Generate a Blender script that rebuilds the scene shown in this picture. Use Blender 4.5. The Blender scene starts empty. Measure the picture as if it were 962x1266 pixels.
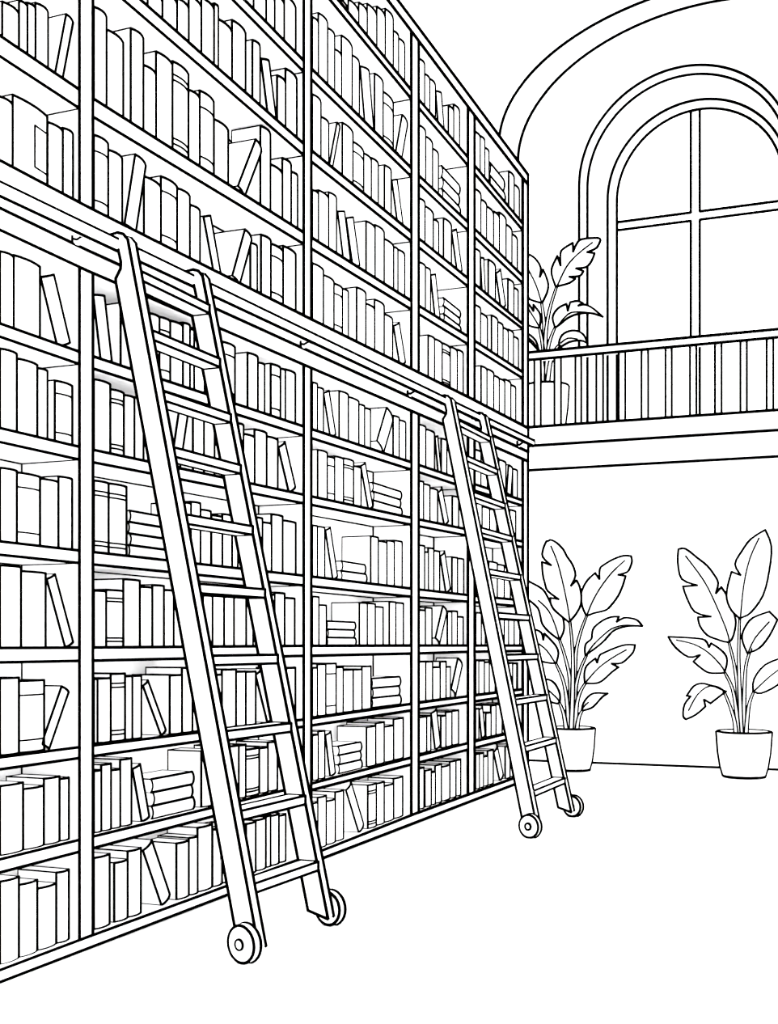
import bpy, math, random
from mathutils import Vector, Matrix
from mathutils.geometry import tessellate_polygon
random.seed(4)
# ------------------------------------------------------------------ camera, world, exposure
W, HH = 962, 1266
VX, VY, VX2 = 1085.0, 797.0, -3200.0
F = math.sqrt((VX-W/2)*(W/2-VX2))
TH = math.atan((VX-W/2)/F)
EYE = 1.45
D = 3.472                      # bookcase front plane at x = -D
S, C = math.sin(TH), math.cos(TH)
scn = bpy.context.scene
cam = bpy.data.cameras.new('camera'); camo = bpy.data.objects.new('camera', cam)
scn.collection.objects.link(camo); scn.camera = camo
cam.sensor_fit = 'HORIZONTAL'; cam.sensor_width = 36; cam.lens = F/W*36
cam.shift_y = (VY-HH/2)/W
cam.clip_end = 200
camo.location = (0, 0, EYE); camo.rotation_euler = (math.pi/2, 0, TH)
world = bpy.data.worlds.new('daylight'); scn.world = world; world.use_nodes = True
world.node_tree.nodes['Background'].inputs[0].default_value = (1, 1, 1, 1)
world.node_tree.nodes['Background'].inputs[1].default_value = 1.0
scn.view_settings.view_transform = 'Standard'; scn.view_settings.look = 'None'
scn.view_settings.gamma = 1; scn.view_settings.use_curve_mapping = False
scn.view_settings.exposure = 1.9
scn.cycles.max_bounces = 24; scn.cycles.diffuse_bounces = 24

def raydir(px, py):
    a = (px-W/2)/F; b = (VY-py)/F
    return Vector((C*a-S, S*a+C, b))
CAM = Vector((0, 0, EYE))
def onX(px, py, X): r = raydir(px, py); return CAM + r*(X/r.x)
def onY(px, py, Y): r = raydir(px, py); return CAM + r*(Y/r.y)
def onZ(px, py, Z): r = raydir(px, py); return CAM + r*((Z-EYE)/r.z)
def depth(p): return max(.5, -S*p[0] + C*p[1])
def proj(p):
    d = depth(p); return (W/2+F*(C*p[0]+S*p[1])/d, VY-F*(p[2]-EYE)/d)

# ------------------------------------------------------------------ materials
def mat(name, col, var=.0, rough=1.0):
    m = bpy.data.materials.new(name); m.use_nodes = True
    nt = m.node_tree; b = nt.nodes['Principled BSDF']
    b.inputs['Roughness'].default_value = rough
    b.inputs['Specular IOR Level'].default_value = 0
    if var:
        n = nt.nodes.new('ShaderNodeTexNoise'); n.inputs['Scale'].default_value = 6
        r = nt.nodes.new('ShaderNodeValToRGB')
        r.color_ramp.elements[0].color = (col[0]-var, col[1]-var, col[2]-var, 1)
        r.color_ramp.elements[1].color = (*col, 1)
        nt.links.new(n.outputs['Fac'], r.inputs[0]); nt.links.new(r.outputs[0], b.inputs['Base Color'])
    else: b.inputs['Base Color'].default_value = (*col, 1)
    return m
WH = (.985, .985, .985)
INK = mat('black_edging', (.0, .0, .0))
PLASTER = mat('white_plaster', WH, .01); WOOD = mat('white_painted_wood', WH, .01)
CLOTH = mat('white_book_cloth', WH, .01); LEAF = mat('white_leaf', WH, .01)
CER = mat('white_ceramic', WH, .01); SOIL = mat('white_soil', WH, .02); RUB = mat('white_wheel', WH, .01)
METAL = mat('white_enamel_metal', WH, .01)
GLASS = bpy.data.materials.new('window_glass'); GLASS.use_nodes = True
gb = GLASS.node_tree.nodes['Principled BSDF']
gb.inputs['Transmission Weight'].default_value = 1; gb.inputs['Roughness'].default_value = 0
gb.inputs['IOR'].default_value = 1.02; gb.inputs['Base Color'].default_value = (1, 1, 1, 1)

# ------------------------------------------------------------------ mesh builder
class MB:
    def __init__(s, off=(.55,0,0)): s.v = []; s.f = []; s.m = []; s.off = Vector(off)
    def add(s, vs, fs, m=0):
        o = len(s.v); s.v += [Vector(v) for v in vs]
        for f in fs: s.f.append(tuple(i+o for i in f)); s.m.append(m)
    def hexa(s, c):      # c: 4 bottom (ccw) + 4 top
        s.add(c, [(3,2,1,0),(4,5,6,7),(0,1,5,4),(1,2,6,5),(2,3,7,6),(3,0,4,7)])
    def prism(s, a, b):  # two equal rings
        n = len(a)
        s.add(list(a)+list(b), [tuple(range(n-1,-1,-1)), tuple(range(n,2*n))]+[(i,(i+1)%n,n+(i+1)%n,n+i) for i in range(n)])
    def line(s, pts, w=1.3, closed=False, k=5):   # black edging bar; w = half width in the photo's pixels at this distance
        w = w+.42
        pts = [Vector(p) for p in pts]
        pts = [p+s.off*(w*depth(p)/F) for p in pts]
        if closed: pts = pts+[pts[0]]
        for a, b in zip(pts, pts[1:]):
            u = b-a
            if u.length < 1e-6: continue
            u.normalize()
            x = u.orthogonal().normalized(); y = u.cross(x)
            ra = w*depth(a)/F; rb = w*depth(b)/F
            a2 = a-u*ra*.35; b2 = b+u*rb*.35
            A = [a2+(x*math.cos(t)+y*math.sin(t))*ra for t in (2*math.pi*i/k for i in range(k))]
            B = [b2+(x*math.cos(t)+y*math.sin(t))*rb for t in (2*math.pi*i/k for i in range(k))]
            s.add(A+B, [tuple(range(k-1,-1,-1)), tuple(range(k,2*k))]+[(i,(i+1)%k,k+(i+1)%k,k+i) for i in range(k)], 1)
    def box(s, x0, x1, y0, y1, z0, z1, w=1.5, ed='all'):
        c = [(x0,y0,z0),(x1,y0,z0),(x1,y1,z0),(x0,y1,z0),(x0,y0,z1),(x1,y0,z1),(x1,y1,z1),(x0,y1,z1)]
        s.hexa(c); s.edges(c, w, ed)
    def edges(s, c, w, ed='all'):
        E = [(0,1),(1,2),(2,3),(3,0),(4,5),(5,6),(6,7),(7,4),(0,4),(1,5),(2,6),(3,7)]
        if ed != 'all': E = ed or []
        for a, b in E: s.line([c[a], c[b]], w)
    def build(s, name, m, parent=None, origin=None):
        me = bpy.data.meshes.new(name)
        if origin is None:
            xs = [v.x for v in s.v]; ys = [v.y for v in s.v]; zs = [v.z for v in s.v]
            origin = Vector(((min(xs)+max(xs))/2, (min(ys)+max(ys))/2, min(zs)))
        origin = Vector(origin)
        me.from_pydata([v-origin for v in s.v], [], s.f)
        me.materials.append(m); me.materials.append(INK)
        for p, i in zip(me.polygons, s.m): p.material_index = i
        me.update()
        o = bpy.data.objects.new(name, me); scn.collection.objects.link(o)
        par = Vector((0, 0, 0))
        q = parent
        while q: par += q.location; q = q.parent
        o.parent = parent; o.location = origin-par
        return o
def tag(o, label=None, cat=None, group=None, kind=None):
    for k, v in (('label', label), ('category', cat), ('group', group), ('kind', kind)):
        if v: o[k] = v
    return o
def empty(name, loc, label, cat, group=None):
    o = bpy.data.objects.new(name, None); scn.collection.objects.link(o); o.location = loc
    o.empty_display_size = .1
    return tag(o, label, cat, group)
def struct(o): o['kind'] = 'structure'; return o

# ------------------------------------------------------------------ room shell
YW, YB = 14.55, 16.25
def zavg(*pts): return sum(onY(x, y, YW).z for x, y in pts)/len(pts)
ZG = zavg((652.5,528.5),(929.4,509.8)); ZF = zavg((652.5,551.3),(929.4,534.8)); ZL = zavg((652.5,581.5),(929.4,566.2))
XL, XR = -9.0, 7.0
b = MB((0,-.5,0)); b.box(XL, XR, -3, 18, -.1, 0, ed=None); struct(b.build('floor', PLASTER))
b = MB((0,-.5,0)); b.box(XL, XR, YW, YW+.2, 0, ZL, ed=None)
b.line([(XL,YW,ZL),(XR,YW,ZL)], 1.5); struct(b.build('wall_back', PLASTER))
b = MB((0,-.5,0)); b.box(XL, XR, YW-.012, YW, 0, .03, ed=None)
b.line([(XL,YW-.012,.012),(XR,YW-.012,.012)], 1.6); struct(b.build('baseboard_back', WOOD))
b = MB((0,-.5,0)); b.box(XL, XR, YW-.02, YB+.4, ZF, ZG, ed=None)
b.line([(XL,YW-.02,ZG),(XR,YW-.02,ZG)], 1.6); b.line([(XL,YW-.02,ZF),(XR,YW-.02,ZF)], 1.6)
o = struct(b.build('floor_gallery', PLASTER))
b = MB((0,-.5,0)); b.box(XL, XR, YW-.012, YB+.2, ZL, ZF, ed=None); struct(b.build('trim_1', PLASTER))

def fit(pts, ox, oy, z, Y):
    P = [onY(ox+x/z, oy+y/z, Y) for x, y in pts]
    # Kasa circle fit in XZ
    n = len(P); mx = sum(p.x for p in P)/n; mz = sum(p.z for p in P)/n
    U = [(p.x-mx, p.z-mz) for p in P]
    suu = sum(u*u for u, v in U); svv = sum(v*v for u, v in U); suv = sum(u*v for u, v in U)
    a = sum(u**3+u*v*v for u, v in U)/2; c = sum(v**3+v*u*u for u, v in U)/2
    det = suu*svv-suv*suv
    uc = (a*svv-c*suv)/det; vc = (suu*c-suv*a)/det
    return mx+uc, mz+vc, math.sqrt(uc*uc+vc*vc+(suu+svv)/n)
def arch(cx, cz, R, Y, zb, n=56, Rz=None):
    Rz = Rz or R
    p = [Vector((cx-R, Y, zb))]
    p += [Vector((cx-R*math.cos(math.pi*i/n), Y, cz+Rz*math.sin(math.pi*i/n))) for i in range(n+1)]
    return p+[Vector((cx+R, Y, zb))]
cr = (610, 20, 2.915)
A1 = fit([(306,620),(315,565),(345,470),(400,370),(500,262),(600,205),(735,177),(850,195),(932,230)], *cr, YB)
A2 = fit([(335,620),(345,568),(375,480),(430,388),(520,290),(620,230),(735,208),(850,228),(932,267)], *cr, YB)
A3 = fit([(403,650),(415,580),(460,480),(530,390),(640,310),(765,284),(860,298),(932,328)], *cr, YB)
A4 = fit([(433,670),(450,600),(490,500),(560,410),(660,340),(765,315),(860,332),(932,368)], *cr, YB)
def fit_wide(pts, ox, oy, z, Y, cx):     # wide (basket) arch of known centre line
    P = [onY(ox+x/z, oy+y/z, Y) for x, y in pts]; best = None
    for k in range(200):
        rx = cx-min(p.x for p in P)+.002*k
        g = [math.sqrt(max(0,1-((p.x-cx)/rx)**2)) for p in P]; n = len(P)
        mg = sum(g)/n; mz = sum(p.z for p in P)/n
        rz = sum((a-mg)*(p.z-mz) for a, p in zip(g,P))/sum((a-mg)**2 for a in g); cz = mz-rz*mg
        e = sum((cz+rz*a-p.z)**2 for a, p in zip(g,P))
        if best is None or e < best[0]: best = (e, cx, cz, rx, rz)
    return best[1:]+best[:1]
CXW = onY(880, 100, YB).x
B1 = fit_wide([(25,440),(60,330),(120,228),(220,122),(300,72),(385,37)], *cr, YB, CXW)
B2 = fit_wide([(92,525),(112,430),(150,335),(250,195),(400,93),(480,60),(565,37)], *cr, YB, CXW)
print('arches', A1, A2, A3, A4, B1, B2)
# wall with the arched opening
ap = arch(*A2, YB, ZG)
b = MB((0,-.5,0)); top = 11.0
outer = []
for p in ap: outer.append(Vector((p.x, YB, top)))
b.add([(XL,YB,ZG),(ap[0].x,YB,ZG),(ap[0].x,YB,top),(XL,YB,top)], [(0,1,2,3)])
b.add([(ap[-1].x,YB,ZG),(XR,YB,ZG),(XR,YB,top),(ap[-1].x,YB,top)], [(0,1,2,3)])
for i in range(1, len(ap)-2): b.add([ap[i], ap[i+1], outer[i+1], outer[i]], [(0,1,2,3)])
bk = [p+Vector((0,.2,0)) for p in ap]
for i in range(len(ap)-1): b.add([ap[i], bk[i], bk[i+1], ap[i+1]], [(0,1,2,3)])
struct(b.build('wall_gallery', PLASTER))
def band(inner, outer_, dy, name, w=1.4, m=WOOD, inks=(1,1)):
    b = MB((0,-.5,0)); n = len(inner)
    fi = [p-Vector((0,dy,0)) for p in inner]; fo = [p-Vector((0,dy,0)) for p in outer_]
    for i in range(n-1):
        b.add([fi[i], fo[i], fo[i+1], fi[i+1]], [(0,1,2,3)])
        b.add([inner[i], fi[i], fi[i+1], inner[i+1]], [(0,1,2,3)])
        b.add([outer_[i], outer_[i+1], fo[i+1], fo[i]], [(0,1,2,3)])
    if inks[0]: b.line(fi, w)
    if inks[1]: b.line(fo, w)
    return b
b = band(arch(*A2, YB, ZG), arch(*A1, YB, ZG), .02, ''); struct(b.build('trim_2', WOOD))
b = band(arch(*B2[:3], YB, ZG, 56, B2[3]), arch(*B1[:3], YB, ZG, 56, B1[3]), .03, '', 1.5); struct(b.build('trim_3', PLASTER))
YP = YB+.14
b = band(arch(*A3, YP, ZG), arch(*A2, YP, ZG), 0, '', inks=(0,0)); struct(b.build('wall_window_recess', PLASTER))
win = bpy.data.objects.new('window_1', None); scn.collection.objects.link(win); struct(win)
win.location = (A4[0], YP, ZG)
b = band(arch(*A4, YP+.03, ZG), arch(*A3, YP+.03, ZG), .05, '', 1.4); b.build('window_frame', WOOD, win)
yf = YP-.02
mx0 = onY(854.3,200,yf).x; mx1 = onY(865.6,200,yf).x
ztop = A4[1]+A4[2]*.995
cz = sum(onY(x,y,yf).z for x, y in ((758,275),(929.7,254)))/2
cz0 = sum(onY(x,y,yf).z for x, y in ((758,285.3),(929.7,264.3)))/2
V_ = [(1,5),(0,4)]
b = MB((0,-.5,0))
b.box(mx0, mx1, yf, yf+.05, ZG, cz0, 1.4, ed=V_); b.box(mx0, mx1, yf, yf+.05, cz, ztop, 1.4, ed=V_)
b.box(mx0, mx1, yf, yf+.05, cz0, cz, 1.4, ed=None); b.build('mullion', WOOD, win)
xl, xr = A4[0]-A4[2], A4[0]+A4[2]
Hh = [(0,1),(4,5)]
b = MB((0,-.5,0))
b.box(xl, mx0, yf, yf+.05, cz0, cz, 1.4, ed=Hh); b.box(mx1, xr, yf, yf+.05, cz0, cz, 1.4, ed=Hh); b.build('transom_bar', WOOD, win)
b = MB((0,-.5,0)); g = arch(A4[0], A4[1], A4[2]+.02, YP+.05, ZG); b.add(g, [tuple(range(len(g)))]); b.build('window_pane', GLASS, win)

# railing
zr1 = zavg((652.5,435.3),(929.4,412.5)); zr0 = zavg((652.5,445.3),(929.4,421.9))
x0, x1 = onY(560,430,YW).x, onY(1000,430,YW).x
rl = empty('balcony_railing', ((x0+x1)/2, YW+.05, ZG), 'white gallery railing with flat handrail and square balusters above the back wall', 'railing')
b = MB((0,-.5,0)); b.box(x0, x1, YW-.03, YW+.07, zr0, zr1, 1.6, ed=[(0,1),(4,5)]); b.build('handrail', WOOD, rl)
for a, c in ((594,602),(616,624),(638,646),(660.9,669),(685.8,694),(711.7,719),(737.6,746),(765.3,773.5),(793.4,801.8),(823,831),(853.3,861.4),(884.2,892.6),(915.6,923.8),(948,956.5),(981,990)):
    xa, xb = onY(a,480,YW).x, onY(c,480,YW).x
    b = MB((0,-.5,0)); b.box(xa, xb, YW, YW+.04, ZG, zr0, 1.1, ed=[(0,4),(1,5),(2,6),(3,7)] if False else [(0,4),(1,5)]); b.build('baluster', WOOD, rl)

# ------------------------------------------------------------------ bookcase
UP = [(-165,-146), (97.2,113.8), (374.6,383.7), (507.6,516.5), (577.7,585.5), (645.4,651.6)]
def Yat(px, X=-D): return onX(px, 600, X).y
UY = [(Yat(a), Yat(c)) for a, c in UP]
KX = [33, 105, 379, 512, 581.5, 648]
SH = {   # y of the top and bottom edge of each board at KX
'F': ([220.7,255,379+13.7,458.5,493,527.5], [276.6,309,433.4,494,526.2,557]),
'G': ([276.6,309,433.4,494,526.2,557], [301.5,334,453,510,540,568.7]),
'A': ([69.5,116,290.5,375,418.5,462], [94.3,139,304.5,385.5,428,469.5]),
'B': ([-124,-60,182,291,347.5,403], [-102,-40,196,302,357.5,409]),
'C': ([-276,-202,80,212.5,278.8,344], [-254,-184,93.6,223,289,353]),
'D': ([-476,-387,-47,117.5,199.5,280], [-454,-366,-34,128,209.5,288]),
'E': ([-605,-510,-148,29,122,211.5], [-585,-490,-131,45,137.6,224]),
'L1': ([413.4,437.5,528.7,573,597,619.5], [429,452.6,540,582,605,626]),
'L2': ([538.5,554,612.5,641,655.3,670], [555.5,569.6,623,649.5,663,677]),
'L3': ([673.4,681.3,712,728,736,742.5], [689,696.7,724,738,744,750]),
'L4': ([801,800.5,798.4,798,798,798], [818,816.8,810.6,807.8,805.6,804.6]),
'L5': ([932,922.7,889,869.5,860.3,851.8], [946.3,936,897.6,877.6,867.6,858]),
'L6': ([1054.3,1036.4,970,935.5,917.8,902], [1069.9,1051,978,944,925.7,909]),
'L7': ([1187.2,1159,1058.5,1006,981,957], [1204.7,1177,1067,1016,989,964])}
def lin(xs, ys, x):
    if x < xs[0]: i = 0
    elif x >= xs[-1]: i = len(xs)-2
    else: i = max(j for j in range(len(xs)-1) if xs[j] <= x)
    t = (x-xs[i])/(xs[i+1]-xs[i]); return ys[i]+t*(ys[i+1]-ys[i])
KY = [Yat(x) for x in KX]
SZ = {k: [[onX(x, y, -D).z for x, y in zip(KX, ys)] for ys in v] for k, v in SH.items()}
for k in SZ:      # the unseen near end continues level
    SZ[k] = [[2*0+z[0]]+z for z in SZ[k]]
KYE = [UY[0][0]]+KY
SZ['L7'][1] = [0.0]*7
def zs(row, Y, bot=0): return lin(KYE, SZ[row][bot], Y)
DEP = .33
bc = empty('bookcase', (-D-DEP/2, (UY[0][0]+UY[-1][1])/2, 0), 'tall white built-in bookcase of open shelves along the left side of the hall', 'bookcase')
XB = -D-DEP
def board(row, Y0, Y1, x0, x1, name, w=1.7, ed=None, z2row=None):
    b = MB()
    za, zb_ = zs(row,Y0), zs(row,Y1); a1, b1 = zs(row,Y0,1), zs(row,Y1,1)
    c = [(x0,Y0,a1),(x1,Y0,a1),(x1,Y1,b1),(x0,Y1,b1),(x0,Y0,za),(x1,Y0,za),(x1,Y1,zb_),(x0,Y1,zb_)]
    b.hexa(c)
    ww = w if Y0 < 9 else w*.9
    b.line([c[1],c[2]], ww); b.line([c[5],c[6]], ww)
    b.line([c[0],c[3]], ww*.75); b.line([c[2],c[3]], ww*.7)
    return b.build(name, WOOD, bc)
for i in range(5):
    Y0, Y1 = UY[i][1], UY[i+1][0]
    for r in ('A','B','C','D','L1','L2','L3','L4','L5','L6'):
        board(r, Y0, Y1, XB, -D, 'shelf')
# full-length boards, bay by bay so that they follow the uprights
def long_board(row, x0, x1, name, endw=1.6, top=True, bot=True):
    b = MB()
    Ys = [UY[0][0]]+[(u[0]+u[1])/2 for u in UY[1:-1]]+[UY[-1][1]]
    for Y0, Y1 in zip(Ys, Ys[1:]):
        za, zb_ = zs(row,Y0), zs(row,Y1); a1, b1 = zs(row,Y0,1), zs(row,Y1,1)
        c = [(x0,Y0,a1),(x1,Y0,a1),(x1,Y1,b1),(x0,Y1,b1),(x0,Y0,za),(x1,Y0,za),(x1,Y1,zb_),(x0,Y1,zb_)]
        b.hexa(c)
        if bot: b.line([c[1],c[2]] if row != 'L7' else [Vector(c[1])+Vector((0,0,.012)),Vector(c[2])+Vector((0,0,.012))], 1.7)
        if top: b.line([c[5],c[6]], 1.7)
    b.line([c[2],c[6]], endw); b.line([c[6],c[7]], endw); b.line([c[3],c[7]], endw)
    return b.build(name, WOOD, bc)
long_board('F', XB, -D+.004, 'ledge_board'); long_board('G', XB, -D+.002, 'rail_board', top=False)
long_board('E', XB, -D+.002, 'top_board'); long_board('L7', XB, -D+.004, 'plinth')
for i, (a, c_) in enumerate(UY):
    for lo, hi in (('L7','G'), ('F','E')):
        z00, z01 = zs(lo,a), zs(lo,c_); z10, z11 = zs(hi,a,1), zs(hi,c_,1)
        if lo == 'L7' and hi == 'G': pass
        c = [(XB,a,z00),(-D,a,z00),(-D,c_,z01),(XB,c_,z01),(XB,a,z10),(-D,a,z10),(-D,c_,z11),(XB,c_,z11)]
        b = MB(); b.hexa(c)
        w = 1.7
        b.line([c[1],c[5]], w); b.line([c[2],c[6]], w); b.line([c[0],c[4]], .9); b.line([c[3],c[7]], .9)
        b.build('upright', WOOD, bc)
b = MB(); Ys = [UY[0][0], UY[-1][1]]
b.box(XB-.02, XB, Ys[0], Ys[1], 0, zs('E',8)*1.0-.05, ed=None)
b.build('back_panel', WOOD, bc)

# rail pipe with brackets
XRAIL = -D+.075; PR = .031
pa = onX(33,251.4,XRAIL); pb = onX(657,548,XRAIL)
u = (pb-pa).normalized(); pa = pa-u*1.6
pipe = empty('ladder_rail', pa.lerp(pb,.5), 'white round ladder rail running along the bookcase below its ledge', 'rail')
b = MB(); n = 12
def tube(b, a, c, r, n=12):
    u = (c-a).normalized(); x = Vector((1,0,0)); y = u.cross(x).normalized(); x = y.cross(u)
    A = [a+(x*math.cos(t)+y*math.sin(t))*r for t in (2*math.pi*i/n for i in range(n))]
    B_ = [p+(c-a) for p in A]; b.prism(A, B_); return x, y
tube(b, pa, pb, PR)
for sgn in (1,-1):
    off = Vector((.45,0,.9*sgn)).normalized() if sgn > 0 else Vector((.3,0,-.95)).normalized()
    b.line([pa+off*PR, pb+off*PR], 1.7)
e = [pb+Vector((math.cos(t)*PR*.75, math.cos(t)*.0+.0, math.sin(t)*PR)) + u*.02*abs(math.cos(t)) for t in (2*math.pi*i/16 for i in range(16))]
b.prism([pb+Vector((math.cos(2*math.pi*i/12)*PR,0,math.sin(2*math.pi*i/12)*PR)) for i in range(12)], [pb+u*.035+Vector((math.cos(2*math.pi*i/12)*PR*.6,0,math.sin(2*math.pi*i/12)*PR*.6)) for i in range(12)])
b.line([pb+Vector((.02,0,PR)), pb+u*.04+Vector((.01,0,PR*.7)), pb+u*.06, pb+u*.04+Vector((.01,0,-PR*.7)), pb+Vector((.01,0,-PR))], 1.5)
b.build('rail_tube', METAL, pipe)
for px in (107, 384, 514, 647):
    Y = Yat(px, XRAIL)
    zc = lin([pa.y, pb.y], [pa.z, pb.z], Y)
    b = MB()
    zf = zs('F',Y,1)+.006
    b.box(-D+.004, -D+.014, Y-.03, Y+.03, zf, zc-.02, 1.1, ed=[(1,5)])
    P = [Vector((-D+.015,Y,zf+.012)), Vector((-D+.035,Y,zf+(zc-zf)*.14)), Vector((-D+.06,Y,zf+(zc-zf)*.38)), Vector((XRAIL,Y,zc-PR+.004))]
    for p, q in zip(P, P[1:]): tube(b, p, q, .02, 8)
    for dy in (-.022, .022): b.line([p+Vector((0,dy,0)) for p in P], 1.0)
    b.build('rail_bracket', METAL, pipe)

# ------------------------------------------------------------------ ladders
def ladder(near_t, near_b, far_t, far_b, wn, wf, treads, label, wr=.088, zb=.05, ws=1):
    XT = -D+.135; SD = .105; T = .07 if ws == 1 else .105
    root_pt = onZ(*near_b, zb)
    L = empty('library_ladder', (root_pt.x, root_pt.y, 0), label, 'ladder', 'rolling ladders hooked on the rail')
    ends = []
    for tp, bt in ((near_t, near_b), (far_t, far_b)):
        ends.append((onZ(*bt, zb), onX(*tp, XT)))
    for idx, (Pb, Pt) in enumerate(ends):
        ln = (Pt-Pb).length
        prof = [(0,0),(ln-.04,0),(ln-.012,.018),(ln,.05),(ln-.004,.085),(ln-.03,.118),(ln-.052,.128),(ln-.062,.09),(ln-.085,.062),(ln-.15,.060),(ln-.18,.068),(ln-.225,.105),(ln-.245,.108),(ln*.5,SD),(0.035,SD)]
        u = (Pt-Pb)/ln
        ring = [Pb+u*s+Vector((-a,0,0)) for s, a in prof]
        ring2 = [p+Vector((0,T,0)) for p in ring]
        b = MB(); n = len(ring)
        tess = tessellate_polygon([ring])
        b.add(ring, [tuple(t) for t in tess]); b.add(ring2, [tuple(reversed(t)) for t in tess])
        b.add(ring+ring2, [(i,(i+1)%n,n+(i+1)%n,n+i) for i in range(n)])
        b.line(ring, 1.85*ws, True); b.line(ring2, 1.75*ws, True)
        b.build('stile', WOOD, L)
        # wheel
        wx, wy = (wn, wf)[idx]
        cen = onY(wx, wy, (Pb.y-.035) if idx == 0 else (Pb.y+T+.04))
        cen.z = wr+.003
        nrm = Vector((-.30,-.95,0)).normalized(); side = Vector((0,0,1)).cross(nrm)
        h = .02
        def circ(r, off, k=28): return [cen+nrm*off+(side*math.cos(t)+Vector((0,0,1))*math.sin(t))*r for t in (2*math.pi*i/k for i in range(k))]
        b = MB(); b.prism(circ(wr,-h), circ(wr,h)); b.line(circ(wr-.004,h), 1.75*ws, True); b.line(circ(wr,-h), 1.75*ws, True)
        wo = b.build('wheel', RUB, L)
        b = MB(); b.prism(circ(.022,h), circ(.022,h+.012)); b.line(circ(.024,h+.012), 1.3, True, 4); b.build('wheel_hub', METAL, wo)
    for y in treads:
        Pb, Pt = ends[1]; lo, hi = 0., 1.
        for _ in range(30):
            m = (lo+hi)/2
            if proj(Pb.lerp(Pt,m))[1] > y: lo = m
            else: hi = m
        q = Pb.lerp(Pt, lo); z0 = q.z; Nb, Nt = ends[0]
        p = Nb.lerp(Nt, (z0-Nb.z)/(Nt.z-Nb.z)); th = .044
        du = (Nt-Nb)/(Nt.z-Nb.z)*th; dv = (Pt-Pb)/(Pt.z-Pb.z)*th
        a0 = p+Vector((0,T,0)); dx = Vector((-SD*.96,0,0))
        c = [a0+dx, a0, q, q+dx, a0+dx+Vector((0,0,th)), a0+Vector((0,0,th)), q+Vector((0,0,th)), q+dx+Vector((0,0,th))]
        b = MB(); b.hexa(c); b.edges(c, 1.5*ws, [(1,2),(5,6),(0,3),(4,7),(2,3),(2,6),(6,7)]); b.build('tread', WOOD, L)
    return L
L1T = [387.5,454,522.5,585.5,661,739,820,904.6,994.3,1076]
L2T = [546,586.5,628.6,669.3,717,767,815,865.5,918.6,968.5]
ladder((155,286), (319,1174), (247.5,332), (404.5,1136), (301,1173), (407,1126), L1T, 'nearer and larger white wooden rolling ladder leaning on the bookcase', zb=.06)
ladder((555.6,488), (663.8,1026), (597.8,509.5), (705.5,1004), (654.7,1026.7), (707.6,999.7), L2T, 'farther and smaller white wooden rolling ladder by the far end of the bookcase', zb=.06, ws=.72)

# ------------------------------------------------------------------ plants
def pot(root, cen, r_top, r_bot, h, w=1.4):
    prof = [(r_bot*.86,0),(r_bot,.02),(r_bot+(r_top-r_bot)*.42,h*.25),(r_bot+(r_top-r_bot)*.75,h*.55),(r_top*.985,h*.9),(r_top,h),(r_top-.03,h+.004),(r_top-.045,h-.04)]
    n = 40; b = MB((0,0,0))
    rings = [[cen+Vector((math.cos(t)*r, math.sin(t)*r, z)) for t in (2*math.pi*i/n for i in range(n))] for r, z in prof]
    vs = [v for rg in rings for v in rg]
    b.add(vs, [(j*n+i, j*n+(i+1)%n, (j+1)*n+(i+1)%n, (j+1)*n+i) for j in range(len(rings)-1) for i in range(n)]+[tuple(range(n-1,-1,-1))])
    b.line([p+Vector((0,0,.004)) for p in rings[5]], w*.85, True); b.line(rings[1], w, True)
    dirn = Vector((cen.x, cen.y, 0)).normalized(); sd = Vector((-dirn.y, dirn.x, 0))
    for s in (1,-1): b.line([cen+sd*s*(r+.004)+Vector((0,0,max(z,.008))) for r, z in prof[:6]], w*1.25)
    b.build('pot', CER, root)
    b = MB((0,0,0)); r = r_top-.045
    b.prism([cen+Vector((math.cos(2*math.pi*i/n)*r, math.sin(2*math.pi*i/n)*r, h-.07)) for i in range(n)], [cen+Vector((math.cos(2*math.pi*i/n)*r, math.sin(2*math.pi*i/n)*r, h-.04)) for i in range(n)])
    b.build('soil', SOIL, root)
def smooth(pts, k=2):
    out = []
    for i in range(len(pts)-1):
        p0 = pts[max(i-1,0)]; p1 = pts[i]; p2 = pts[i+1]; p3 = pts[min(i+2,len(pts)-1)]
        for j in range(k):
            t = j/k
            out.append(tuple(.5*(2*p1[a]+(p2[a]-p0[a])*t+(2*p0[a]-5*p1[a]+4*p2[a]-p3[a])*t*t+(3*p1[a]-p0[a]-3*p2[a]+p3[a])*t**3) for a in (0,1)))
    return out+[tuple(pts[-1])]
def soften(poly):     # smooth curve through the outline, kept sharp at the tears
    n = len(poly)
    def corner(i):
        a, p, c = Vector(poly[i-1]), Vector(poly[i]), Vector(poly[(i+1)%n])
        return (p-a).angle(c-p, 0) > 1.0
    st = next((i for i in range(n) if corner(i)), 0)
    q = [poly[(st+i)%n] for i in range(n)]+[poly[st]]
    cs = [0]+[i for i in range(1,n) if corner((st+i)%n)]+[n]
    out = []
    for a, c in zip(cs, cs[1:]): out += smooth(q[a:c+1], 3)[:-1]
    return out
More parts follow.
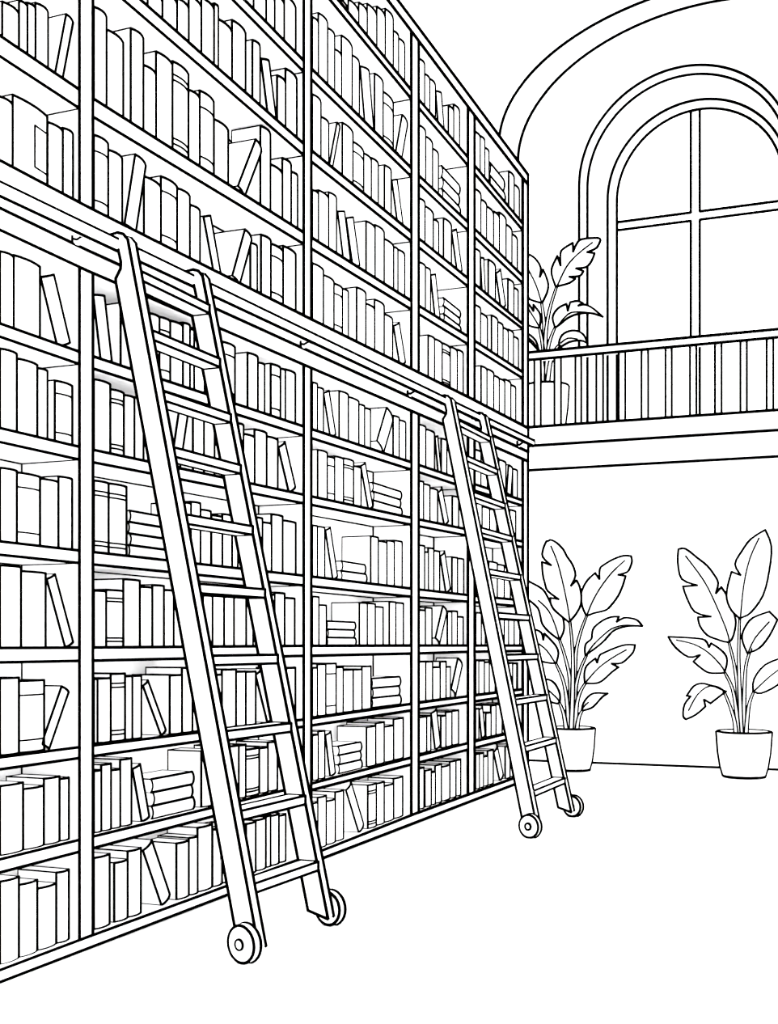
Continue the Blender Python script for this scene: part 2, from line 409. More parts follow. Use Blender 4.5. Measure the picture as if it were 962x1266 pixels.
def plant(crop, leaves, cen, r_top, r_bot, h, label, tips, group):
    ox, oy, z = crop
    root = empty('potted_plant', cen, label, 'plant', group)
    pot(root, cen, r_top, r_bot, h)
    for (outline, rib, stalk, dy), tipo in zip(leaves, tips):
        base = stalk[-1]
        allp = outline+rib
        far = max(math.dist(base, p) for p in allp)
        def P(p, extra=0):
            t = math.dist(base, p)/far
            return onY(ox+p[0]/z, oy+p[1]/z, cen.y+dy*.10+tipo*t**1.4+extra)
        ol = soften(outline)
        fr = [P(p) for p in ol]; bkp = [P(p, .012) for p in ol]
        tess = tessellate_polygon([[Vector((p[0],p[1],0)) for p in ol]])
        n = len(fr); b = MB((0,-.5,0))
        b.add(fr, [tuple(t) for t in tess]); b.add(bkp, [tuple(reversed(t)) for t in tess])
        b.add(fr+bkp, [(i,(i+1)%n,n+(i+1)%n,n+i) for i in range(n)])
        b.line(fr, 1.35, True, 4)
        rb = smooth(rib, 3)
        b.line([P(p,-.006) for p in rb], .8, False, 4)
        b.build('leaf', LEAF, root)
        sk = smooth(stalk, 4); b = MB((0,-.6,0)); Ls, Rs = [], []
        for i, p in enumerate(sk):
            a = sk[max(i-1,0)]; c = sk[min(i+1,len(sk)-1)]
            dx, dz = c[0]-a[0], c[1]-a[1]; l = math.hypot(dx,dz) or 1
            wd = z*(1.2+1.5*i/(len(sk)-1))
            Ls.append((p[0]+dz/l*wd, p[1]-dx/l*wd)); Rs.append((p[0]-dz/l*wd, p[1]+dx/l*wd))
        LL = [P(p,-.01) for p in Ls]; RR = [P(p,-.01) for p in Rs]; mid = [P(p,-.014) for p in sk]; bm = [P(p,.015) for p in sk]
        m = len(sk)
        for i in range(m-1):
            b.add([LL[i],mid[i],RR[i],bm[i],LL[i+1],mid[i+1],RR[i+1],bm[i+1]], [(0,1,5,4),(1,2,6,5),(2,3,7,6),(3,0,4,7)])
        b.line(LL, .75, False, 4); b.line(RR, .75, False, 4)
        b.build('stem', LEAF, root)
    return root
def cv(pts, frm, to):   # between two crops
    return [((frm[0]+x/frm[2]-to[0])*to[2], (frm[1]+y/frm[2]-to[1])*to[2]) for x, y in pts]
Q1 = (640,660,6.0125); Q2 = (820,660,3.958); Q3 = (645,285,5.064); Q4 = (640,780,6.664)
lv1 = [
([(247,45),(290,65),(340,115),(370,170),(410,230),(432,310),(397,388),(440,345),(462,390),(475,460),(470,530),(440,590),(400,640),(380,655),(330,615),(270,560),(245,510),(245,475),(308,487),(225,425),(205,370),(188,300),(182,208),(252,235),(188,172),(192,110),(215,55),(232,52)],
 [(248,90),(300,220),(345,400),(375,550),(390,655)], [(390,650),(405,800),(412,950),(410,1180),(400,1470)], -1),
([(510,605),(485,550),(473,480),(480,420),(520,345),(578,290),(610,338),(612,262),(640,232),(710,190),(790,162),(845,165),(852,205),(838,250),(815,285),(748,305),(805,313),(785,380),(750,460),(690,540),(650,570),(570,590),(530,605)],
 [(798,198),(700,290),(610,410),(550,520),(515,610)], [(515,608),(470,730),(438,860),(428,1000),(420,1200),(408,1470)], 0),
([(505,905),(500,860),(510,815),(550,780),(556,730),(575,690),(640,640),(700,618),(755,615),(738,655),(790,625),(850,628),(895,645),(930,687),(850,685),(780,695),(710,725),(650,790),(600,835),(540,880)],
 [(870,682),(790,680),(700,705),(620,770),(560,830),(515,895)], [(515,900),(470,1000),(440,1110),(425,1250),(418,1470)], -.5),
([(500,1105),(497,1040),(515,980),(580,925),(593,958),(610,905),(640,885),(720,850),(800,825),(875,825),(865,870),(840,905),(775,960),(700,965),(752,992),(700,1030),(640,1085),(590,1110),(520,1112)],
 [(808,863),(700,925),(600,1000),(510,1100)], [(508,1105),(465,1180),(440,1280),(430,1470)], -1),
(cv([(530,650),(545,590),(590,535),(640,512),(745,515),(700,545),(650,600),(610,635),(550,655)],Q4,Q1), cv([(583,590),(555,615),(535,640)],Q4,Q1), cv([(537,650),(505,720),(488,835)],Q4,Q1), -1.3),
([(320,780),(345,720),(345,660),(330,610),(270,560),(230,480),(185,410),(80,350),(0,300),(20,440),(85,492),(150,550),(170,610),(185,670),(230,725),(300,780)],
 [(155,495),(230,570),(280,680),(310,780)], [(312,785),(350,900),(385,1050),(395,1200),(392,1470)], .6),
([(290,960),(305,890),(290,840),(250,790),(200,740),(192,790),(178,735),(125,710),(70,720),(60,800),(110,900),(175,945),(250,962)],
 [(150,810),(220,870),(280,960)], [(287,965),(340,1090),(368,1250),(382,1470)], .2),
(cv([(350,580),(350,520),(320,450),(280,410),(225,398),(150,420),(170,520),(265,580),(330,600)],Q4,Q1), cv([(180,440),(245,480),(330,560),(345,590)],Q4,Q1), cv([(345,590),(380,680),(405,835)],Q4,Q1), -.6)]
c1 = onZ(708.5, 953, 0); 
plant(Q1, lv1, c1, .245, .185, .49, 'potted plant on the floor at the far end of the bookcase, partly behind the ladder', [-.1,.12,-.2,-.3,-.2,.25,.1,-.1], 'potted broad-leaved plants')
lv2 = [
([(315,530),(340,510),(355,450),(352,405),(325,330),(305,290),(285,260),(258,292),(270,240),(250,200),(215,155),(165,115),(110,73),(75,75),(72,140),(92,222),(168,252),(97,257),(115,310),(155,382),(235,405),(170,408),(180,450),(215,495),(260,515)],
 [(110,108),(200,230),(260,350),(310,470),(325,530)], [(322,530),(350,650),(368,800),(378,1000)], 0),
([(375,415),(335,375),(312,320),(315,260),(335,185),(380,203),(352,148),(385,85),(430,25),(500,-20),(530,60),(520,180),(490,300),(430,385),(385,410)],
 [(470,20),(425,120),(395,250),(378,415)], [(375,412),(370,600),(376,800),(384,1000)], -.5),
([(300,680),(312,640),(310,600),(280,565),(235,535),(225,555),(205,520),(150,510),(25,503),(60,555),(125,603),(182,592),(148,625),(190,660),(225,680),(275,682)],
 [(65,520),(150,540),(220,580),(280,640),(305,680)], [(303,680),(340,760),(360,880),(368,1000)], -1),
([(300,768),(270,750),(230,740),(190,732),(150,745),(115,793),(135,795),(105,835),(98,890),(112,908),(160,885),(208,845),(200,810),(232,830),(310,770)],
 [(125,865),(170,785),(230,745),(295,768)], [(298,770),(330,850),(350,920),(358,1000)], -1.3),
([(412,585),(390,530),(388,490),(405,450),(440,410),(520,380),(560,420),(520,500),(470,560)],
 [(520,430),(450,510),(415,585)], [(430,560),(405,650),(397,800),(392,1000)], .5),
([(440,770),(445,710),(500,640),(600,600),(640,660),(560,740),(480,780)], [(600,640),(520,700),(445,770)], [(442,775),(418,850),(405,1000)], -1)]
c2 = onZ(920, 961.5, 0)
plant(Q2, lv2, c2, .285, .215, .50, 'potted plant on the floor at the right edge, beside the bare back wall', [.1,-.1,-.25,-.35,.2,-.2], 'potted broad-leaved plants')
lv3 = [
([(215,355),(190,280),(192,230),(225,160),(245,222),(245,140),(270,110),(322,78),(323,135),(355,70),(400,52),(480,48),(495,62),(470,110),(410,137),(458,143),(440,190),(405,230),(340,238),(388,255),(365,285),(298,290),(338,303),(300,330),(230,350)],
 [(445,75),(350,150),(280,230),(220,355)], [(220,352),(175,500),(152,650),(150,800),(150,965)], 0),
([(130,455),(160,390),(168,340),(155,290),(135,245),(115,293),(120,230),(85,175),(40,150),(0,160),(-10,300),(40,418),(90,445)],
 [(40,240),(90,340),(125,450)], [(126,455),(142,600),(145,965)], .3),
([(210,610),(195,550),(210,510),(240,480),(282,460),(290,505),(305,450),(350,442),(385,455),(355,472),(400,465),(450,490),(510,542),(430,518),(350,525),(290,550),(240,590)],
 [(460,520),(360,510),(290,525),(215,610)], [(208,612),(175,700),(160,800),(155,965)], -.5),
([(235,700),(255,655),(300,630),(350,630),(390,655),(415,708),(370,690),(300,700),(240,735)],
 [(350,680),(290,675),(245,705)], [(240,715),(215,745),(180,830),(162,965)], -1),
([(115,605),(120,550),(110,510),(75,465),(75,505),(40,455),(0,440),(10,520),(40,590),(100,610)],
 [(45,495),(80,550),(115,610)], [(112,608),(135,740),(142,965)], .1),
([(108,750),(90,690),(40,645),(0,640),(10,690),(40,685),(90,735)], [(30,660),(75,700),(100,740)], [(103,742),(130,830),(138,965)], -.5)]
c3 = onY(674.6, 500, 15.15); c3.z = ZG
hp = onY(674.6, 474, 15.15-.2).z-ZG
plant(Q3, lv3, c3, .29, .22, hp, 'potted plant up on the gallery behind the railing, left of the arched window', [.15,.1,-.2,-.15,.05,.0], 'potted broad-leaved plants')
exec_books = True
#BOOKS#
BOOKS = {
('A', 0): [('U',1.8,22.6,9.6),('U',22.6,33.0,4.4),('U',33.0,42.9,7.0),('U',42.9,58.6,9.6),('L',72.1,81.3,86.0,95.6,25.2)],
('A', 1): [('U',115.2,130.8,14.8),('U',130.8,151.6,44.8),('U',160.8,176.4,41.4),('U',176.4,192.1,86.5),('U',192.1,212.4,72.1),('Ub',212.4,232.2,83.9),('U',232.2,246.0,116.5),('Uc',246.0,263.5,119.1),('U',263.6,281.3,154.3),('L',290.4,300.8,312.6,320.9,179.5),('U',321.2,333.4,160.8),('U',333.4,348.3,209.0),('U',348.3,359.0,199.9),('U',359.0,366.8,215.5)],
('B', 1): [('U',150.3,166.0,-13.9),('U',166.0,181.6,-8.7),('U',181.6,199.9,-6.1),('U',199.9,218.1,-3.5),('U',218.1,232.5,4.4),('U',232.5,248.1,1.8),('U',248.1,263.7,4.4),('U',263.7,269.0,7.0),('U',268.8,286.0,31.7),('U',286.0,302.7,33.0),('U',311.3,320.4,53.9),('L',330.8,341.2,321.7,331.3,72.7),('U',341.8,352.2,98.2),('U',352.2,366.0,91.7)],
('C', 1): [('U',283.9,296.9,-11.3),('U',296.9,312.6,-16.5),('U',312.6,328.2,-8.7),('U',328.2,338.6,-3.5),('U',338.6,350.4,-0.9),('U',350.4,364.7,1.8)],
('C', 2): [('U',385.6,392.9,25.2),('U',392.9,404.3,22.6),('U',404.3,412.9,39.6),('U',412.9,421.5,65.6),('U',421.5,434.6,51.3),('U',434.6,443.4,73.4),('L',450.7,461.7,444.7,452.0,82.0),('U',462.5,472.9,96.9),('Uc',472.9,485.4,120.4),('L',487.7,495.0,495.6,502.3,147.7)],
('D', 2): [('U',416.8,429.9,4.4),('U',429.9,442.9,7.0),('U',442.9,453.3,9.6),('U',453.3,465.1,12.2),('U',465.1,475.5,14.8),('U',475.5,485.4,17.4),('U',485.4,491.9,42.2),('U',491.9,499.5,52.2)],
('B', 2): [('U',385.6,396.0,121.7),('U',396.0,405.6,149.0),('L',405.6,409.5,415.5,422.1,154.3),('U',422.6,435.6,158.2),('Uc',435.6,448.9,181.6),('U',448.9,458.3,194.1),('U',458.3,466.9,199.4),('U',474.7,482.8,208.2),('L',491.1,498.2,483.8,490.4,222.8)],
('A', 2): [('U',385.6,392.9,237.7),('U',392.9,405.6,240.3),('U',405.6,415.3,241.6),('L',424.1,433.0,416.8,424.7,261.4),('L',435.6,445.0,427.3,436.7,269.7),('U',452.0,463.0,278.1),('U',463.0,474.2,282.8),('U',474.2,485.9,300.2),('U',485.9,491.1,307.3),('U',491.1,499.5,312.0)],
('F', 0): [('U',-3.5,14.8,124.3),('Up',14.8,57.8,130.8),('U',57.8,76.8,156.9),('U',76.8,89.3,162.1)],
('F', 1): [('Uc',115.2,132.9,172.5),('U',132.9,150.3,190.8),('L',152.4,166.5,165.5,179.5,196.0),('U',177.2,198.1,224.6),('Uc',198.1,218.1,224.6),('U',218.1,233.8,237.7),('U',233.8,246.3,257.2),('L',263.6,272.9,250.8,260.4,267.7),('L',284.4,294.8,300.1,308.4,290.6),('U',308.7,317.0,302.8),('U',321.9,333.9,294.2),('Uc',333.9,349.1,306.2),('U',349.1,364.7,309.4)],
('F', 2): [('U',385.6,399.1,330.0),('U',399.1,412.1,344.3),('Uc',412.1,422.6,354.0),('U',422.6,429.9,359.2),('U',440.3,451.5,359.2),('U',451.5,462.5,379.0),('U',462.5,474.2,374.3),('U',474.2,484.6,391.8),('L',493.7,501.8,485.9,493.5,403.0)],
('D', 3): [('U',517.5,524.1,76.8),('U',524.1,530.4,95.4),('U',530.4,537.4,101.8),('L',541.5,548.7,537.9,544.4,112.5),('U',553.8,560.1,134.6),('U',560.1,567.3,133.7)],
('D', 4): [('U',586.6,592.9,166.8),('U',592.9,598.4,171.6),('U',598.4,603.7,185.8),('S',604.1,622.2,200.0,2),('U',628.3,634.9,216.1),('U',634.9,641.2,232.2)],
('C', 3): [('U',517.5,525.4,159.3),('U',525.4,534.0,173.5),('U',534.0,541.2,187.7),('S',545.3,566.7,206.6,3)],
('C', 4): [('U',586.6,593.8,237.7),('U',593.8,600.8,250.4),('U',600.8,609.4,259.9),('U',609.4,616.6,265.6),('U',616.6,624.9,267.5),('U',624.9,632.1,281.7),('U',632.1,638.7,293.1)],
('B', 3): [('U',517.5,524.5,248.5),('U',524.5,534.9,259.9),('U',534.9,541.5,274.1),('U',547.8,557.3,274.5),('L',564.8,571.5,557.8,563.9,286.2)],
('B', 4): [('U',586.6,592.9,310.5),('L',595.5,599.3,593.3,596.5,318.6),('U',603.1,611.6,325.3),('L',618.8,625.5,612.6,618.5,337.8),('U',627.4,634.4,348.4),('U',634.4,639.7,358.4)],
('A', 3): [('U',517.5,525.1,327.2),('U',525.1,531.3,332.8),('L',537.4,543.6,531.7,537.0,340.0),('S',547.4,567.7,370.7,3)],
('A', 4): [('U',586.6,593.3,379.8),('U',593.3,601.8,390.6),('U',607.1,614.5,393.1),('U',614.5,621.1,400.7),('U',621.1,627.4,407.7),('U',627.4,634.0,410.1),('U',634.0,640.1,418.5)],
('F', 3): [('U',528.8,536.4,417.2),('U',536.4,545.9,422.3),('Ub',545.9,555.9,427.6),('U',555.9,564.5,431.7),('U',564.5,571.8,434.8)],
('F', 4): [('U',594.2,601.2,455.1),('U',601.2,609.7,459.1),('U',609.7,616.4,466.6),('U',616.4,623.2,470.4),('U',623.2,630.8,471.7),('U',630.8,636.8,478.0)],
('L1', 0): [('U',-0.9,16.1,314.4),('U',16.1,48.7,322.7),('L',70.1,88.3,49.5,68.0,343.0)],
('L1', 1): [('L',123.8,137.8,114.4,127.4,364.4),('U',148.3,160.8,377.7),('U',160.8,172.5,379.5),('U',172.5,182.9,386.0),('U',182.9,196.2,390.0),('Uc',196.2,209.5,394.7),('U',209.5,225.2,399.9),('U',225.2,233.8,400.9),('U',233.8,239.0,407.7),('U',239.0,252.0,408.2),('U',252.6,263.0,421.2),('U',263.0,274.0,422.5),('Uc',274.0,289.6,425.9),('U',305.3,317.8,439.0),('U',317.8,326.1,449.9),('Uc',333.9,345.7,452.5),('U',345.7,351.7,457.0),('U',351.7,364.2,459.6)],
('L1', 2): [('U',385.6,391.6,473.9),('U',391.6,399.1,480.4),('L',407.7,415.0,399.4,406.9,485.9),('U',418.7,429.9,485.9),('U',429.9,442.9,493.7),('U',442.9,449.9,501.3),('U',449.9,457.2,506.0),('L',461.7,472.9,475.8,484.6,516.7),('U',485.4,492.7,515.6),('U',492.7,500.8,521.1)],
('L1', 3): [('U',517.5,525.6,526.7),('U',525.6,536.4,533.1),('L',541.2,544.6,537.0,540.8,540.3),('U',544.9,551.6,543.7),('U',551.6,559.2,546.2),('U',559.2,565.8,549.0)],
('L1', 4): [('U',586.6,593.8,557.6),('U',593.8,601.8,562.3),('U',601.8,609.4,564.6),('U',609.4,616.0,566.1),('U',616.0,624.5,570.3),('L',625.7,630.6,627.9,632.9,578.4),('U',633.0,638.7,580.9)],
('L2', 0): [('U',-0.9,20.0,434.3),('U',20.0,45.3,447.3),('U',45.3,57.8,457.0),('Uc',66.9,88.6,473.9)],
('L2', 1): [('U',115.2,135.5,472.1),('Ub',135.5,152.2,483.8),('U',152.2,165.2,490.3),('U',165.2,176.4,492.9),('U',176.4,189.4,496.8),('U',189.4,202.5,498.1),('L',210.3,221.3,220.2,233.8,509.9),('U',237.7,251.2,509.9),('U',251.2,264.3,512.5),('U',264.3,276.8,515.1),('U',276.1,289.1,522.9),('U',289.1,300.1,524.2),('U',300.1,313.9,538.6),('U',313.9,328.7,533.3),('U',328.7,342.5,541.7),('L',356.4,366.3,343.3,354.3,553.1)],
('L2', 2): [('U',392.1,403.8,558.1),('Uc',403.8,412.9,565.9),('U',412.9,423.9,565.9),('Ub',423.9,436.4,568.5),('U',436.4,445.5,577.7),('L',454.9,460.9,445.5,452.3,576.1),('S',459.9,495.0,598.5,3)],
('L2', 3): [('U',517.5,522.8,595.5),('U',522.8,530.7,599.6),('U',530.7,540.2,604.9),('L',548.7,554.8,540.8,546.5,609.1),('U',558.6,566.2,614.4),('U',566.2,573.4,616.9)],
('L2', 4): [('U',587.6,595.2,622.9),('U',595.2,604.6,627.7),('U',604.6,613.2,630.5),('U',613.2,620.7,632.4),('U',629.3,636.8,631.5)],
('L3', 0): [('U',-0.9,20.0,580.3),('Uc',20.0,48.7,586.8),('U',48.7,71.4,593.8),('U',71.4,88.3,590.7)],
('L3', 1): [('Ub',115.2,133.4,595.9),('Ub',133.4,155.6,599.8),('S',158.2,212.9,631.1,4),('U',225.9,235.1,622.0),('U',235.1,246.8,621.4),('U',246.8,259.8,631.1),('U',260.4,274.0,638.1),('U',274.0,286.0,636.6),('U',286.0,293.0,640.2),('U',312.6,323.5,640.2),('U',323.5,334.7,646.7),('U',334.7,348.5,637.1),('U',348.5,364.7,644.9)],
('L3', 2): [('U',385.6,391.6,649.9),('U',391.6,400.7,651.7),('L',410.8,417.1,401.7,408.8,655.6),('S',420.8,451.3,693.4,2),('U',457.8,466.9,664.0),('U',466.9,477.6,670.0),('U',477.6,486.7,669.2),('U',486.7,496.4,669.2)],
('L3', 3): [('U',517.5,524.1,674.7),('U',524.1,528.8,682.8),('U',528.8,535.5,678.1),('U',535.5,542.7,681.5),('L',550.6,556.7,543.6,549.9,687.6),('U',558.2,564.8,689.5),('U',564.8,572.4,691.0)],
('L3', 4): [('U',587.6,596.1,691.4),('U',596.1,603.7,693.3),('U',603.7,614.1,695.2),('U',614.1,622.6,698.6),('U',622.6,630.2,701.8),('U',630.2,637.8,702.7)],
('L4', 0): [('U',-0.9,25.2,700.0),('U',25.2,55.7,707.3),('L',80.5,91.9,57.8,70.3,716.1)],
('L4', 1): [('U',115.2,130.3,730.7),('Ub',130.3,151.6,729.9),('U',151.6,172.0,716.9),('U',172.0,187.4,726.0),('U',187.4,201.7,723.9),('U',201.7,213.7,729.9),('U',213.7,225.9,731.2),('U',239.6,250.0,738.5),('U',250.0,261.7,736.5),('U',261.7,276.1,735.2),('U',276.1,288.3,737.0),('U',288.3,303.4,735.9),('U',303.4,311.8,737.8),('U',311.8,320.4,739.1),('U',330.8,338.6,735.2),('U',338.6,350.9,733.3),('U',350.9,363.4,739.6)],
('L4', 2): [('U',385.6,393.4,737.8),('U',393.4,402.5,748.2),('S',403.3,438.2,767.7,3),('U',443.7,453.3,745.6),('U',453.3,463.2,746.4),('U',463.2,472.9,750.5),('U',480.7,488.5,744.3),('U',488.5,497.9,745.6)],
('L4', 3): [('U',517.5,525.1,754.5),('U',525.1,533.2,751.6),('L',535.5,542.1,545.5,551.8,758.1),('U',552.5,557.8,756.2),('U',557.8,564.5,755.8),('U',564.5,571.8,762.8)],
('L4', 4): [('U',587.6,594.2,757.7),('U',594.2,598.9,758.1),('U',598.9,603.7,758.6),('U',611.3,616.9,763.4),('U',616.9,622.6,764.3),('U',622.6,627.9,765.3),('U',627.9,634.9,764.9),('U',634.9,643.8,765.6)],
('L5', 0): [('U',-0.9,22.6,838.1),('Uc',22.6,53.9,841.3),('L',57.0,68.7,81.3,91.7,855.8)],
('L5', 1): [('U',115.2,119.6,839.4),('U',119.6,136.0,838.6),('Ub',136.0,153.7,832.9),('U',153.7,162.6,836.0),('U',162.6,173.8,835.5),('L',198.3,206.1,175.9,186.3,848.0),('U',209.0,224.1,834.7),('U',224.1,236.9,825.6),('U',236.9,249.4,826.4),('U',261.7,273.5,834.2),('U',273.5,290.9,827.7),('U',290.9,302.9,830.3),('U',302.9,315.2,830.3),('L',329.8,337.3,315.2,325.1,834.2),('U',353.0,364.2,825.6)],
('L5', 2): [('U',385.6,391.6,825.6),('U',391.6,402.0,821.2),('Uc',402.0,414.8,820.4),('U',414.8,423.4,825.1),('U',423.4,435.9,828.2),('U',435.9,446.8,827.7),('U',446.8,457.8,823.8),('S',458.6,493.7,839.4,3)],
('L5', 3): [('U',517.5,525.6,817.9),('U',525.6,534.0,817.9),('U',534.0,543.4,824.9),('U',543.4,550.6,817.9),('U',550.6,555.9,824.4),('L',556.3,563.5,565.8,572.0,824.0)],
('L5', 4): [('U',587.6,591.0,816.4),('U',591.0,598.0,816.8),('U',598.0,604.1,818.7),('U',604.1,611.3,816.0),('U',611.3,616.9,816.4),('U',616.9,624.5,818.3),('U',624.5,633.0,819.8),('U',633.0,637.8,820.2),('U',637.8,643.8,819.8)],
('L6', 0): [('U',-0.9,27.8,969.5),('U',27.8,53.4,973.4),('U',53.4,72.7,961.2),('U',72.7,89.1,961.7)],
('L6', 1): [('U',115.2,124.3,952.6),('U',124.3,136.3,944.8),('U',136.3,147.7,951.3),('U',147.7,161.6,938.2),('L',174.3,184.2,162.9,173.8,950.8),('S',186.8,237.7,963.0,3),('U',248.1,263.7,927.8),('U',280.8,294.3,922.1),('U',294.3,302.7,921.0),('Ub',302.7,319.6,925.5),('U',319.6,330.3,924.2),('U',330.3,342.0,916.9)],
('L6', 2): [('U',385.6,392.6,908.5),('U',392.6,400.7,903.8),('L',407.5,414.0,401.7,408.0,909.0),('S',417.6,445.5,922.8,3),('U',452.6,463.8,898.1),('U',463.8,474.2,893.4),('U',474.2,485.9,897.6),('U',485.9,497.7,888.2)],
('L6', 3): [('U',517.4,526.7,886.2),('U',526.7,531.7,885.0),('L',537.4,544.1,532.4,537.9,882.0),('U',544.4,550.4,885.0),('U',550.4,557.9,880.0),('U',557.9,566.1,878.5)],
('L6', 4): [('U',587.3,591.0,876.2),('L',594.8,599.0,591.5,595.3,877.5),('U',600.0,606.3,881.2),('U',606.3,612.3,872.0),('U',612.3,620.0,870.5),('U',620.0,626.7,870.0),('U',626.7,637.2,870.5)],
('L7', 0): [('U',-0.9,22.6,1086.8),('U',22.6,45.3,1090.8),('U',45.3,68.7,1095.2),('U',68.7,87.0,1076.4)],
('L7', 1): [('U',115.2,134.7,1058.2),('U',140.4,156.9,1064.7),('U',156.9,173.3,1050.3),('L',198.8,211.9,175.9,190.8,1051.6),('U',217.3,232.5,1040.7),('U',232.5,243.4,1034.7),('U',243.4,261.4,1021.1),('U',261.4,270.3,1024.3),('U',261.7,273.5,1024.3),('U',273.5,291.7,1021.7),('U',291.7,303.4,1020.4),('U',303.4,315.2,1017.0),('U',315.2,327.7,1012.5),('U',327.7,333.4,1008.6),('U',333.4,343.8,1007.3),('U',343.8,352.2,1007.3)],
('L7', 2): [('U',384.3,392.1,992.5),('U',392.1,402.5,984.7),('U',402.5,413.7,989.1),('U',413.7,423.9,977.9),('L',442.9,451.0,424.1,433.8,977.9),('Ub',454.1,464.5,969.5),('U',464.5,474.2,967.4),('U',474.2,485.9,970.1),('U',485.9,497.1,961.2)],
('L7', 3): [('U',517.4,523.2,949.3),('U',524.7,532.4,951.8),('U',532.4,537.4,954.3),('U',537.4,544.9,945.3),('U',544.9,555.4,946.8),('U',555.4,562.9,940.8),('U',562.9,568.6,939.3)],
('L7', 4): [('U',587.3,591.8,931.9),('U',591.8,596.8,931.1),('U',596.8,602.3,934.9),('U',602.3,609.0,927.4),('L',617.2,622.5,609.8,615.0,929.9),('U',624.0,629.7,922.4),('U',629.7,635.2,921.1),('U',635.2,639.2,922.4),('U',639.2,643.4,922.4)],
}
# ------------------------------------------------------------------ books
def book_mesh(b, M, t, h, dep, sag, style, w, flat=False):
    n = 5
    front = [Vector((min(sag,.014)*(1-(2*i/n-1)**2), t*i/n, 0)) for i in range(n+1)]
    ring = [Vector((-dep,0,0))]+front+[Vector((-dep,t,0))]
    lo = [M@p for p in ring]; hi = [M@(p+Vector((0,0,h))) for p in ring]
    # order: ring runs back-left, spine left..right, back-right
    b.prism(lo, hi)
    b.line(hi[1:-1], w)
    o_ = b.off; b.off = Vector((0,0,.4)) if not flat else Vector((0,0,0))
    b.line([hi[0], hi[1]], w*.5); b.line([hi[-2], hi[-1], hi[0]], w*.3); b.line([lo[0], hi[0]], w*.4); b.off = o_
    b.line(lo[1:-1], w*(.6 if flat else 1)); b.line([lo[0], lo[1]], w*.5)
    b.line([lo[1], hi[1]], w); b.line([lo[-2], hi[-2]], w)
    def across(fr):
        z = Vector((0.003,0,h*fr)); b.line([M@(p+z) for p in front], w*.6)
    if 'b' in style:
        for f_ in (.80,.86,.10,.16): across(f_)
    if 'p' in style:
        b.line([M@Vector((.016,t*a,h*z)) for a, z in ((.95,.74),(.56,.76),(.56,.22),(.95,.2))], w*.6)
    if 'c' in style:
        for f_ in (.80,.17): across(f_)
ROWTXT = {'D':'fifth shelf above the rail','C':'fourth shelf above the rail','B':'third shelf above the rail','A':'second shelf above the rail','F':'first shelf above the rail',
'L1':'top shelf below the rail','L2':'second shelf below the rail','L3':'third shelf below the rail','L4':'fourth shelf below the rail','L5':'third shelf from the floor','L6':'second shelf from the floor','L7':'bottom shelf'}
BAY = ['leftmost bay','second bay','third bay','fourth bay','rightmost bay']
ORD = ['zeroth','first','second','third','fourth','fifth','sixth','seventh','eighth','ninth','tenth','eleventh','twelfth','thirteenth','fourteenth','fifteenth','sixteenth','seventeenth','eighteenth','nineteenth','twentieth','twenty-first','twenty-second','twenty-third','twenty-fourth','twenty-fifth','twenty-sixth']
GRP = {r: 'books on the '+ROWTXT[r] for r in ROWTXT}
items = []
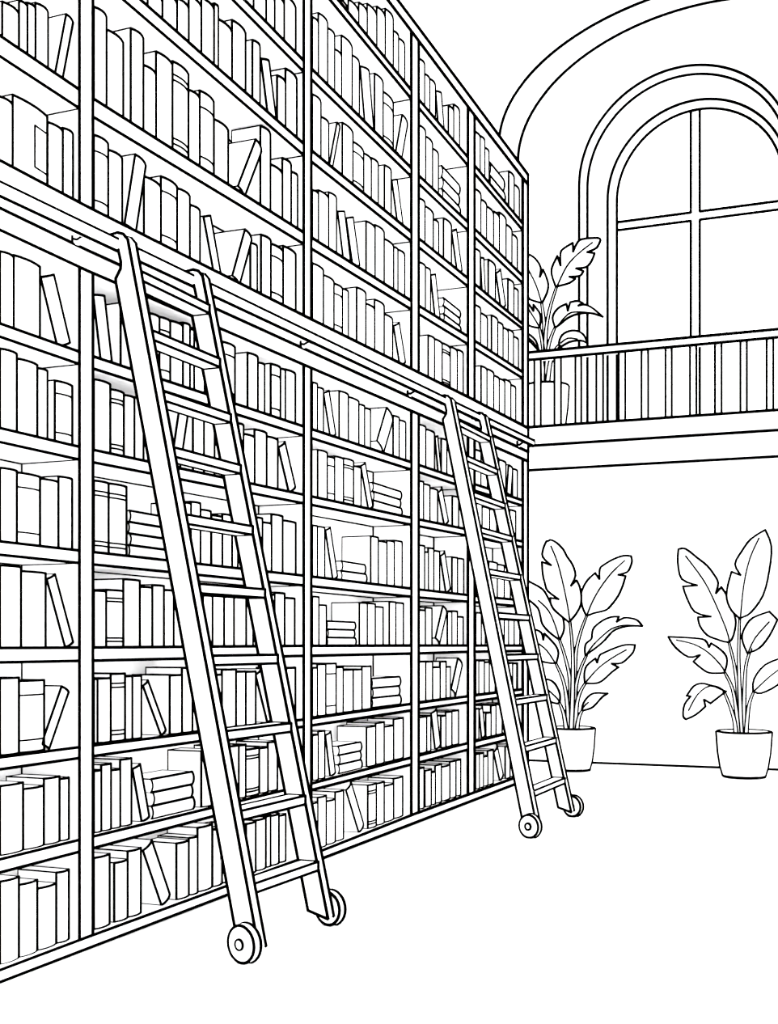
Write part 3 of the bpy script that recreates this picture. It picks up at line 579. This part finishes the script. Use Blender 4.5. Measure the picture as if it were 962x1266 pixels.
for (row, bay), L in BOOKS.items():
    low = row.startswith('L') and row[1] in '4567'
    sb = (.055 if row != 'L4' else .03) if low else .03
    X = -D-sb
    Y0, Y1 = UY[bay][1]+.006, UY[bay+1][0]-.006
    lst = []
    for it in sorted(L, key=lambda q: q[1]):
        near = it[1] < 380
        w = 1.3 if near else .98
        if it[0][0] == 'U':
            a, c, y = it[1:]
            ya, yc = max(Yat(a,X),Y0), min(Yat(c,X),Y1)
            if yc-ya < .008: continue
            yc -= .0015
            zt = onX((a+c)/2, y, X).z; zb = zs(row,(ya+yc)/2)+.001
            hmax = None
            if c < 0 or y+0 > 1266: continue
            ybp = proj((X,(ya+yc)/2,zb))[1]
            if ybp < 0: continue
            h = zt-zb; dep = random.uniform(.19,.235)
            lst.append(dict(k='U', st=it[0][1:], M=Matrix.Translation((X,ya,zb)), t=yc-ya, h=h, dep=dep, w=w, area=(c-a)*(ybp-max(y,0)), sag=(yc-ya)*(.16 if near else .12), px=(a+c)/2))
        elif it[0] == 'L':
            bl, br, tl, tr, y = it[1:]
            pbl = Vector((X,Yat(bl,X),0)); pbr = Vector((X,Yat(br,X),0))
            left = tl < bl
            zb = zs(row, pbl.y if left else pbr.y)+.001
            pbl.z = pbr.z = zb
            ptl = onX(tl, y, X)
            d = ptl-pbl; ang = math.atan2(d.y, d.z)      # positive = leans to the right
            if abs(ang) > .6: ang = .6*(1 if ang > 0 else -1)
            th = (pbr.y-pbl.y)*math.cos(ang); h = d.z/math.cos(ang)
            if left: M = Matrix.Translation(pbl)@Matrix.Rotation(-ang,4,'X')
            else: M = Matrix.Translation(pbr)@Matrix.Rotation(-ang,4,'X')@Matrix.Translation((0,-th,0))
            ym = max((M@Vector((0,th,0))).y, (M@Vector((0,th,h))).y)
            if ym > Y1: M = Matrix.Translation((0,Y1-ym-.002,0))@M
            yn = min((M@Vector((0,0,0))).y, (M@Vector((0,0,h))).y)
            if yn < Y0: M = Matrix.Translation((0,Y0-yn+.002,0))@M
            lst.append(dict(k='left' if left else 'right', st='', M=M, t=th, h=h, dep=.2, w=w, area=(br-bl)*h*F/depth(pbl), sag=th*.12, px=(bl+br)/2))
        else:
            a, c, y, n = it[1:]
            ya, yc = Yat(a,X), min(Yat(c,X), Y1-.01)
            zb = max(zs(row,ya), zs(row,yc))+.001
            tot = onX(a,y,X).z-zs(row,ya)
            for i in range(n):
                t = tot/n*(1, .94, 1.06, 1)[i] ; zi = zb+tot/n*i
                t = tot/n-.002
                s_ = (0, .012, -.004, .008)[i]; e_ = (0,-.05,-.02,-.07)[i]*(yc-ya)
                # lying flat: spine faces the room, local z runs along the shelf
                M = Matrix.Translation((X, ya+s_, zi+t))@Matrix(((1,0,0,0),(0,0,1,0),(0,-1,0,0),(0,0,0,1)))
                lst.append(dict(k='stack', lvl=i, n=n, st='', M=M, t=t, h=yc-ya+e_-s_, dep=.19, w=w, area=(c-a)*t*F/depth((X,ya,zb)), sag=t*.16, px=(a+c)/2, id=(row,bay,a)))
    lst.sort(key=lambda q: (q['px'], -q.get('lvl',0)))
    pos = 0; seen = None
    up = 0; stacks = 0
    for q in lst:
        if q['k'] == 'stack':
            nm = {2:['lower','upper'],3:['bottom','middle','top'],4:['bottom','second-lowest','second-highest','top']}[q['n']][q['lvl']]
            q['label'] = f"{nm} book of the flat pile, {ROWTXT[row]}, {BAY[bay]} from left" if bay not in (0,4) else f"{nm} book of the flat pile, {ROWTXT[row]}, {BAY[bay]}"
        else:
            pos += 1
            thick = 'thin' if q['t'] < .045 else 'thick' if q['t'] > .09 else ''
            st = {'b':'band-spined','c':'band-spined','p':'panel-spined'}.get(q['st'], 'plain')
            ln = {'U':'upright','left':'left-leaning','right':'right-leaning'}[q['k']]
            q['label'] = ' '.join(f"{thick} {st} {ln} book, {ORD[min(pos,26)]} from left in {BAY[bay]}, {ROWTXT[row]}".split())
        q['row'] = row
        items.append(q)
print('BOOK COUNT', len(items))
items.sort(key=lambda q: -q['area'])
rest = MB()
for i, q in enumerate(items):
    if i < 300:
        b = MB(); book_mesh(b, q['M'], q['t'], q['h'], q['dep'], q['sag'], q['st'], q['w'], q['k'] == 'stack')
        o = b.build('book', CLOTH); tag(o, q['label'], 'book', GRP[q['row']])
    else:
        book_mesh(rest, q['M'], q['t'], q['h'], q['dep'], q['sag'], q['st'], q['w'], q['k'] == 'stack')
if rest.v:
    o = rest.build('small_books', CLOTH); tag(o, 'smallest thin white books filling gaps on the far shelves', 'books', None, 'stuff')
